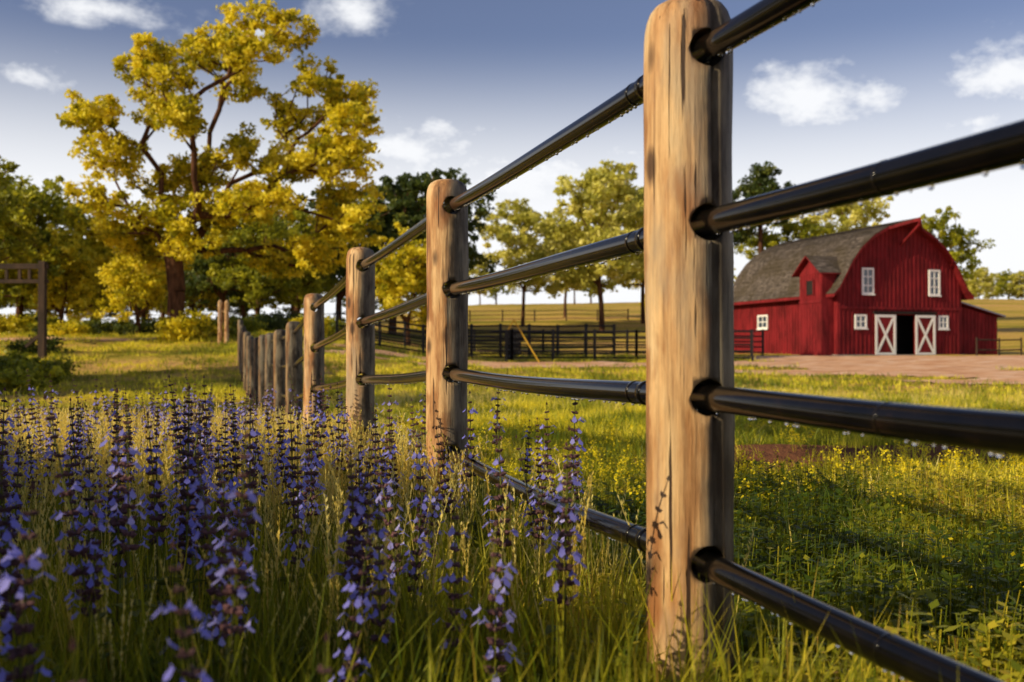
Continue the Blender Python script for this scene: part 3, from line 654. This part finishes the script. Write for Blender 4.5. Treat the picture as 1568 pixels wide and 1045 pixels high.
mb=MB(); mb.box(-.35,.35,-.03,0,3.95,4.85,1); mb.box(-.42,-.35,-.06,0,3.9,4.9,0); mb.box(.35,.42,-.06,0,3.9,4.9,0)
o=mb.build('loft_hatch',[m_red,m_black],B); o.location=(xa-.035,ym,0); o.rotation_euler=(0,0,-math.pi/2)
mb=MB(); xe=8.4; yl=.6; yr=LEN-1
mb.poly([(W,yl,0),(xe,yl,0),(xe,yl,2.6),(W,yl,3.45)]); mb.poly([(xe,yl,0),(xe,yr,0),(xe,yr,2.6),(xe,yl,2.6)]); mb.poly([(W,yr,0),(xe,yr,0),(xe,yr,2.6),(W,yr,3.45)])
x=W+.15
while x<xe: mb.box(x-.03,x+.03,yl-.03,yl,0,3.45-(x-W)*.24-.03); x+=.3
mb.build('lean_to',[m_red],B)
mb=MB(); p=[(W,yl-.35,3.6),(xe+.4,yl-.35,2.62),(xe+.4,yr+.3,2.62),(W,yr+.3,3.6)]
mb.poly([(q[0],q[1],q[2]+.1) for q in p],0); mb.poly(p[::-1],1); mb.poly([p[0],p[1],(p[1][0],p[1][1],p[1][2]+.1),(p[0][0],p[0][1],p[0][2]+.1)],0)
mb.build('lean_to_roof',[m_lroof,m_red],B)
mb=MB(); mb.box(-W-.15,W+.1,-.25,LEN+.1,-.6,.08); mb.box(W+.1,xe+.1,yl-.2,yr+.1,-.6,.06); mb.build('footing',[m_stone],B)
m_brown=simple('brown_timber',[(.3,(.02,.012,.008)),(.7,(.07,.04,.025))],4,.8,(1,1,.3))
def pipefence(name,pts,h,nr,mat,pr=.07,rr_=.035,par=None,sp=2.4):
    mb=MB()
    for (a,b2) in zip(pts[:-1],pts[1:]):
        L=math.dist(a,b2); n=max(1,round(L/sp)); prev=None
        for k in range(n+1):
            x=a[0]+(b2[0]-a[0])*k/n; y=a[1]+(b2[1]-a[1])*k/n; z=Hf(x,y)
            mb.tube([(x,y,z-.2),(x,y,z+h+.08)],pr,6)
            if prev:
                for q in range(nr):
                    zz=h*(q+.6)/(nr-.3); mb.tube([(prev[0],prev[1],prev[2]+zz),(x,y,z+zz)],rr_,5)
            prev=(x,y,z)
    return mb.build(name,[mat],par)
m_blk=simple('black_pipe',[(.3,(.008,.008,.010)),(.7,(.02,.018,.018))],5,.5)
pipefence('corral_fence',[(-9.5,54),(0,52.5),(6.5,52),(12.4,51.5)],1.6,5,m_blk,.08,.045)
pipefence('corral_fence',[(-9,63),(2,64),(10,63),(16,63.5)],1.6,5,m_blk,.08,.045)
pipefence('corral_fence',[(-.3,52.4),(.5,64)],1.6,5,m_blk,.09,.045)
pipefence('corral_fence',[(-4,57),(6,58.5)],1.9,5,m_blk,.09,.05,None,1.8)
pipefence('wooden_railing',[(29.5,63.2),(33,64.5)],1.1,2,m_brown,.06,.05)
pipefence('pasture_fence',[(14,120),(-20,112),(-50,118)],1.3,3,m_brown,.08,.04,None,4)
mb=MB(); p0=PX(787,490,50); p1=PX(827,557,50); mb.tube([p0,p1],[.03,.04],8); mb.tube([p0,(p0[0]-.3,p0[1],p0[2]-.5)],.03,6); mb.build('yellow_gate_arm',[simple('yellow_paint',[(.3,(.5,.3,.02)),(.7,(.65,.4,.04))],3)])
mb=MB(); D=38
def gp(px,py): return PX(px,py,D)
for px in(65,-85):
    x,y,_=gp(px,0); z=Hf(x,y); mb.beam((x,y,z-.3),(x,y,gp(0,400)[2]),.24,.24)
for py,hh in((408,.2),(431,.14)):
    a=gp(-92,py);b2=gp(73,py); mb.beam(a,b2,.16,hh)
for px in(10,30,45,-20): mb.beam(gp(px,413),gp(px,428),.1,.1,up=(1,0,0))
mb.beam(gp(40,531),gp(65,510),.12,.12)
mb.build('timber_gate_frame',[m_brown])
mb=MB()
for px in(337,347):
    x,y,_=PX(px,0,45); z=Hf(x,y); mb.tube([(x,y,z-.2),(x,y,z+1.9),(x,y,z+2.0)],[.11,.1,.05],10)
x1=PX(337,0,45)[0]; x2=PX(347,0,45)[0]; mb.tube([(x1,45,Hf(x1,45)+1.5),(x2,45,Hf(x2,45)+1.5)],.05,6)
mb.build('wooden_gate_posts',[m_wood])
# ---------------------------------------------------------------- light and sky
sd=bpy.data.lights.new('sun','SUN'); sd.energy=5; sd.angle=math.radians(.5); sd.color=(1,.84,.54)
so=bpy.data.objects.new('sun',sd); scene.collection.objects.link(so)
dirv=Vector((math.sin(SUN_A)*math.cos(SUN_EL),math.cos(SUN_A)*math.cos(SUN_EL),math.sin(SUN_EL)))
so.rotation_euler=dirv.to_track_quat('Z','Y').to_euler()
w=bpy.data.worlds.new('World'); scene.world=w; w.use_nodes=True; nt=w.node_tree; nt.nodes.clear()
out=N(nt,'ShaderNodeOutputWorld'); bg=N(nt,'ShaderNodeBackground'); sky=N(nt,'ShaderNodeTexSky'); sky.sky_type='NISHITA'; sky.sun_disc=False; sky.sun_elevation=SUN_EL; sky.sun_rotation=SUN_A
sky.air_density=1.0; sky.dust_density=.8; sky.ozone_density=3.5
tint=N(nt,'ShaderNodeMixRGB',blend_type='MULTIPLY'); tint.inputs[0].default_value=1; tint.inputs[2].default_value=(1.26,.97,.97,1)
nt.links.new(sky.outputs[0],tint.inputs[1]); nt.links.new(tint.outputs[0],bg.inputs[0]); bg.inputs[1].default_value=.10
tc=N(nt,'ShaderNodeTexCoord'); nz=N(nt,'ShaderNodeVectorMath',operation='NORMALIZE'); nt.links.new(tc.outputs['Generated'],nz.inputs[0])
def M(op,a,b=None,c=None):
    m=N(nt,'ShaderNodeMath',operation=op)
    for i,v in enumerate((a,b,c)):
        if v is None: continue
        if isinstance(v,(int,float)): m.inputs[i].default_value=v
        else: nt.links.new(v,m.inputs[i])
    return m.outputs[0]
clouds=[(1250,155,120,55,1),(1500,185,110,42,.9),(1555,110,85,66,1.1),(830,265,220,75,1.),(620,230,100,60,1.),(540,25,90,36,.95),(150,12,110,24,.85),(1150,285,80,40,.9),(50,110,100,40,.35),(1180,100,40,22,.5),(370,60,110,40,.4),(80,265,170,55,.8),(1400,270,160,45,.7)]
acc=None
for (px,py,rx,ry,am) in clouds:
    v=Vector(((px-784)/F,1,(540-py)/F)).normalized(); sx=F/rx; sz=F/ry
    s=N(nt,'ShaderNodeVectorMath',operation='SUBTRACT'); nt.links.new(nz.outputs[0],s.inputs[0]); s.inputs[1].default_value=v
    mm=N(nt,'ShaderNodeVectorMath',operation='MULTIPLY'); nt.links.new(s.outputs[0],mm.inputs[0]); mm.inputs[1].default_value=(sx,sx*.7,sz)
    l=N(nt,'ShaderNodeVectorMath',operation='LENGTH'); nt.links.new(mm.outputs[0],l.inputs[0])
    q=M('MULTIPLY',M('MAXIMUM',M('SUBTRACT',1.25,l.outputs['Value']),0.0),am)
    acc=q if acc is None else M('MAXIMUM',acc,q)
mp=N(nt,'ShaderNodeMapping'); mp.inputs['Scale'].default_value=(1,1,1.7); nt.links.new(nz.outputs[0],mp.inputs[0])
cn=N(nt,'ShaderNodeTexNoise'); cn.inputs['Scale'].default_value=13; cn.inputs['Detail'].default_value=10; cn.inputs['Roughness'].default_value=.62; nt.links.new(mp.outputs[0],cn.inputs['Vector'])
dens=M('ADD',M('MULTIPLY',acc,.6),M('MULTIPLY',M('SUBTRACT',cn.outputs['Fac'],.5),2.0))
mr=N(nt,'ShaderNodeMapRange',interpolation_type='SMOOTHSTEP'); mr.inputs[1].default_value=.04; mr.inputs[2].default_value=.75; nt.links.new(dens,mr.inputs[0])
gate=M('MINIMUM',M('MULTIPLY',acc,3.0),1.0)
cm=M('MULTIPLY',M('MULTIPLY',mr.outputs[0],gate),.94)
sxyz=N(nt,'ShaderNodeSeparateXYZ'); nt.links.new(nz.outputs[0],sxyz.inputs[0])
hz_=N(nt,'ShaderNodeMapRange',interpolation_type='SMOOTHSTEP'); hz_.inputs[1].default_value=.31; hz_.inputs[2].default_value=.12; hz_.inputs[3].default_value=0; hz_.inputs[4].default_value=.97; nt.links.new(sxyz.outputs[2],hz_.inputs[0])
fac=M('MAXIMUM',cm,hz_.outputs[0])
bg2=N(nt,'ShaderNodeBackground'); bg2.inputs[0].default_value=(.97,.98,1,1); bg2.inputs[1].default_value=1.03
ms=N(nt,'ShaderNodeMixShader'); nt.links.new(fac,ms.inputs[0]); nt.links.new(bg.outputs[0],ms.inputs[1]); nt.links.new(bg2.outputs[0],ms.inputs[2]); nt.links.new(ms.outputs[0],out.inputs[0])
# ---------------------------------------------------------------- camera
cd=bpy.data.cameras.new('camera'); cd.lens=35; cd.sensor_width=36; cd.clip_start=.05; cd.clip_end=5000
cam=bpy.data.objects.new('camera',cd); scene.collection.objects.link(cam); cam.location=(0,0,CAMZ); cam.rotation_euler=(math.radians(90.66),0,0)
cd.dof.use_dof=True; cd.dof.focus_distance=3.9; cd.dof.aperture_fstop=3.5
scene.camera=cam
scene.view_settings.view_transform='Standard'; scene.view_settings.look='None'; scene.view_settings.exposure=0
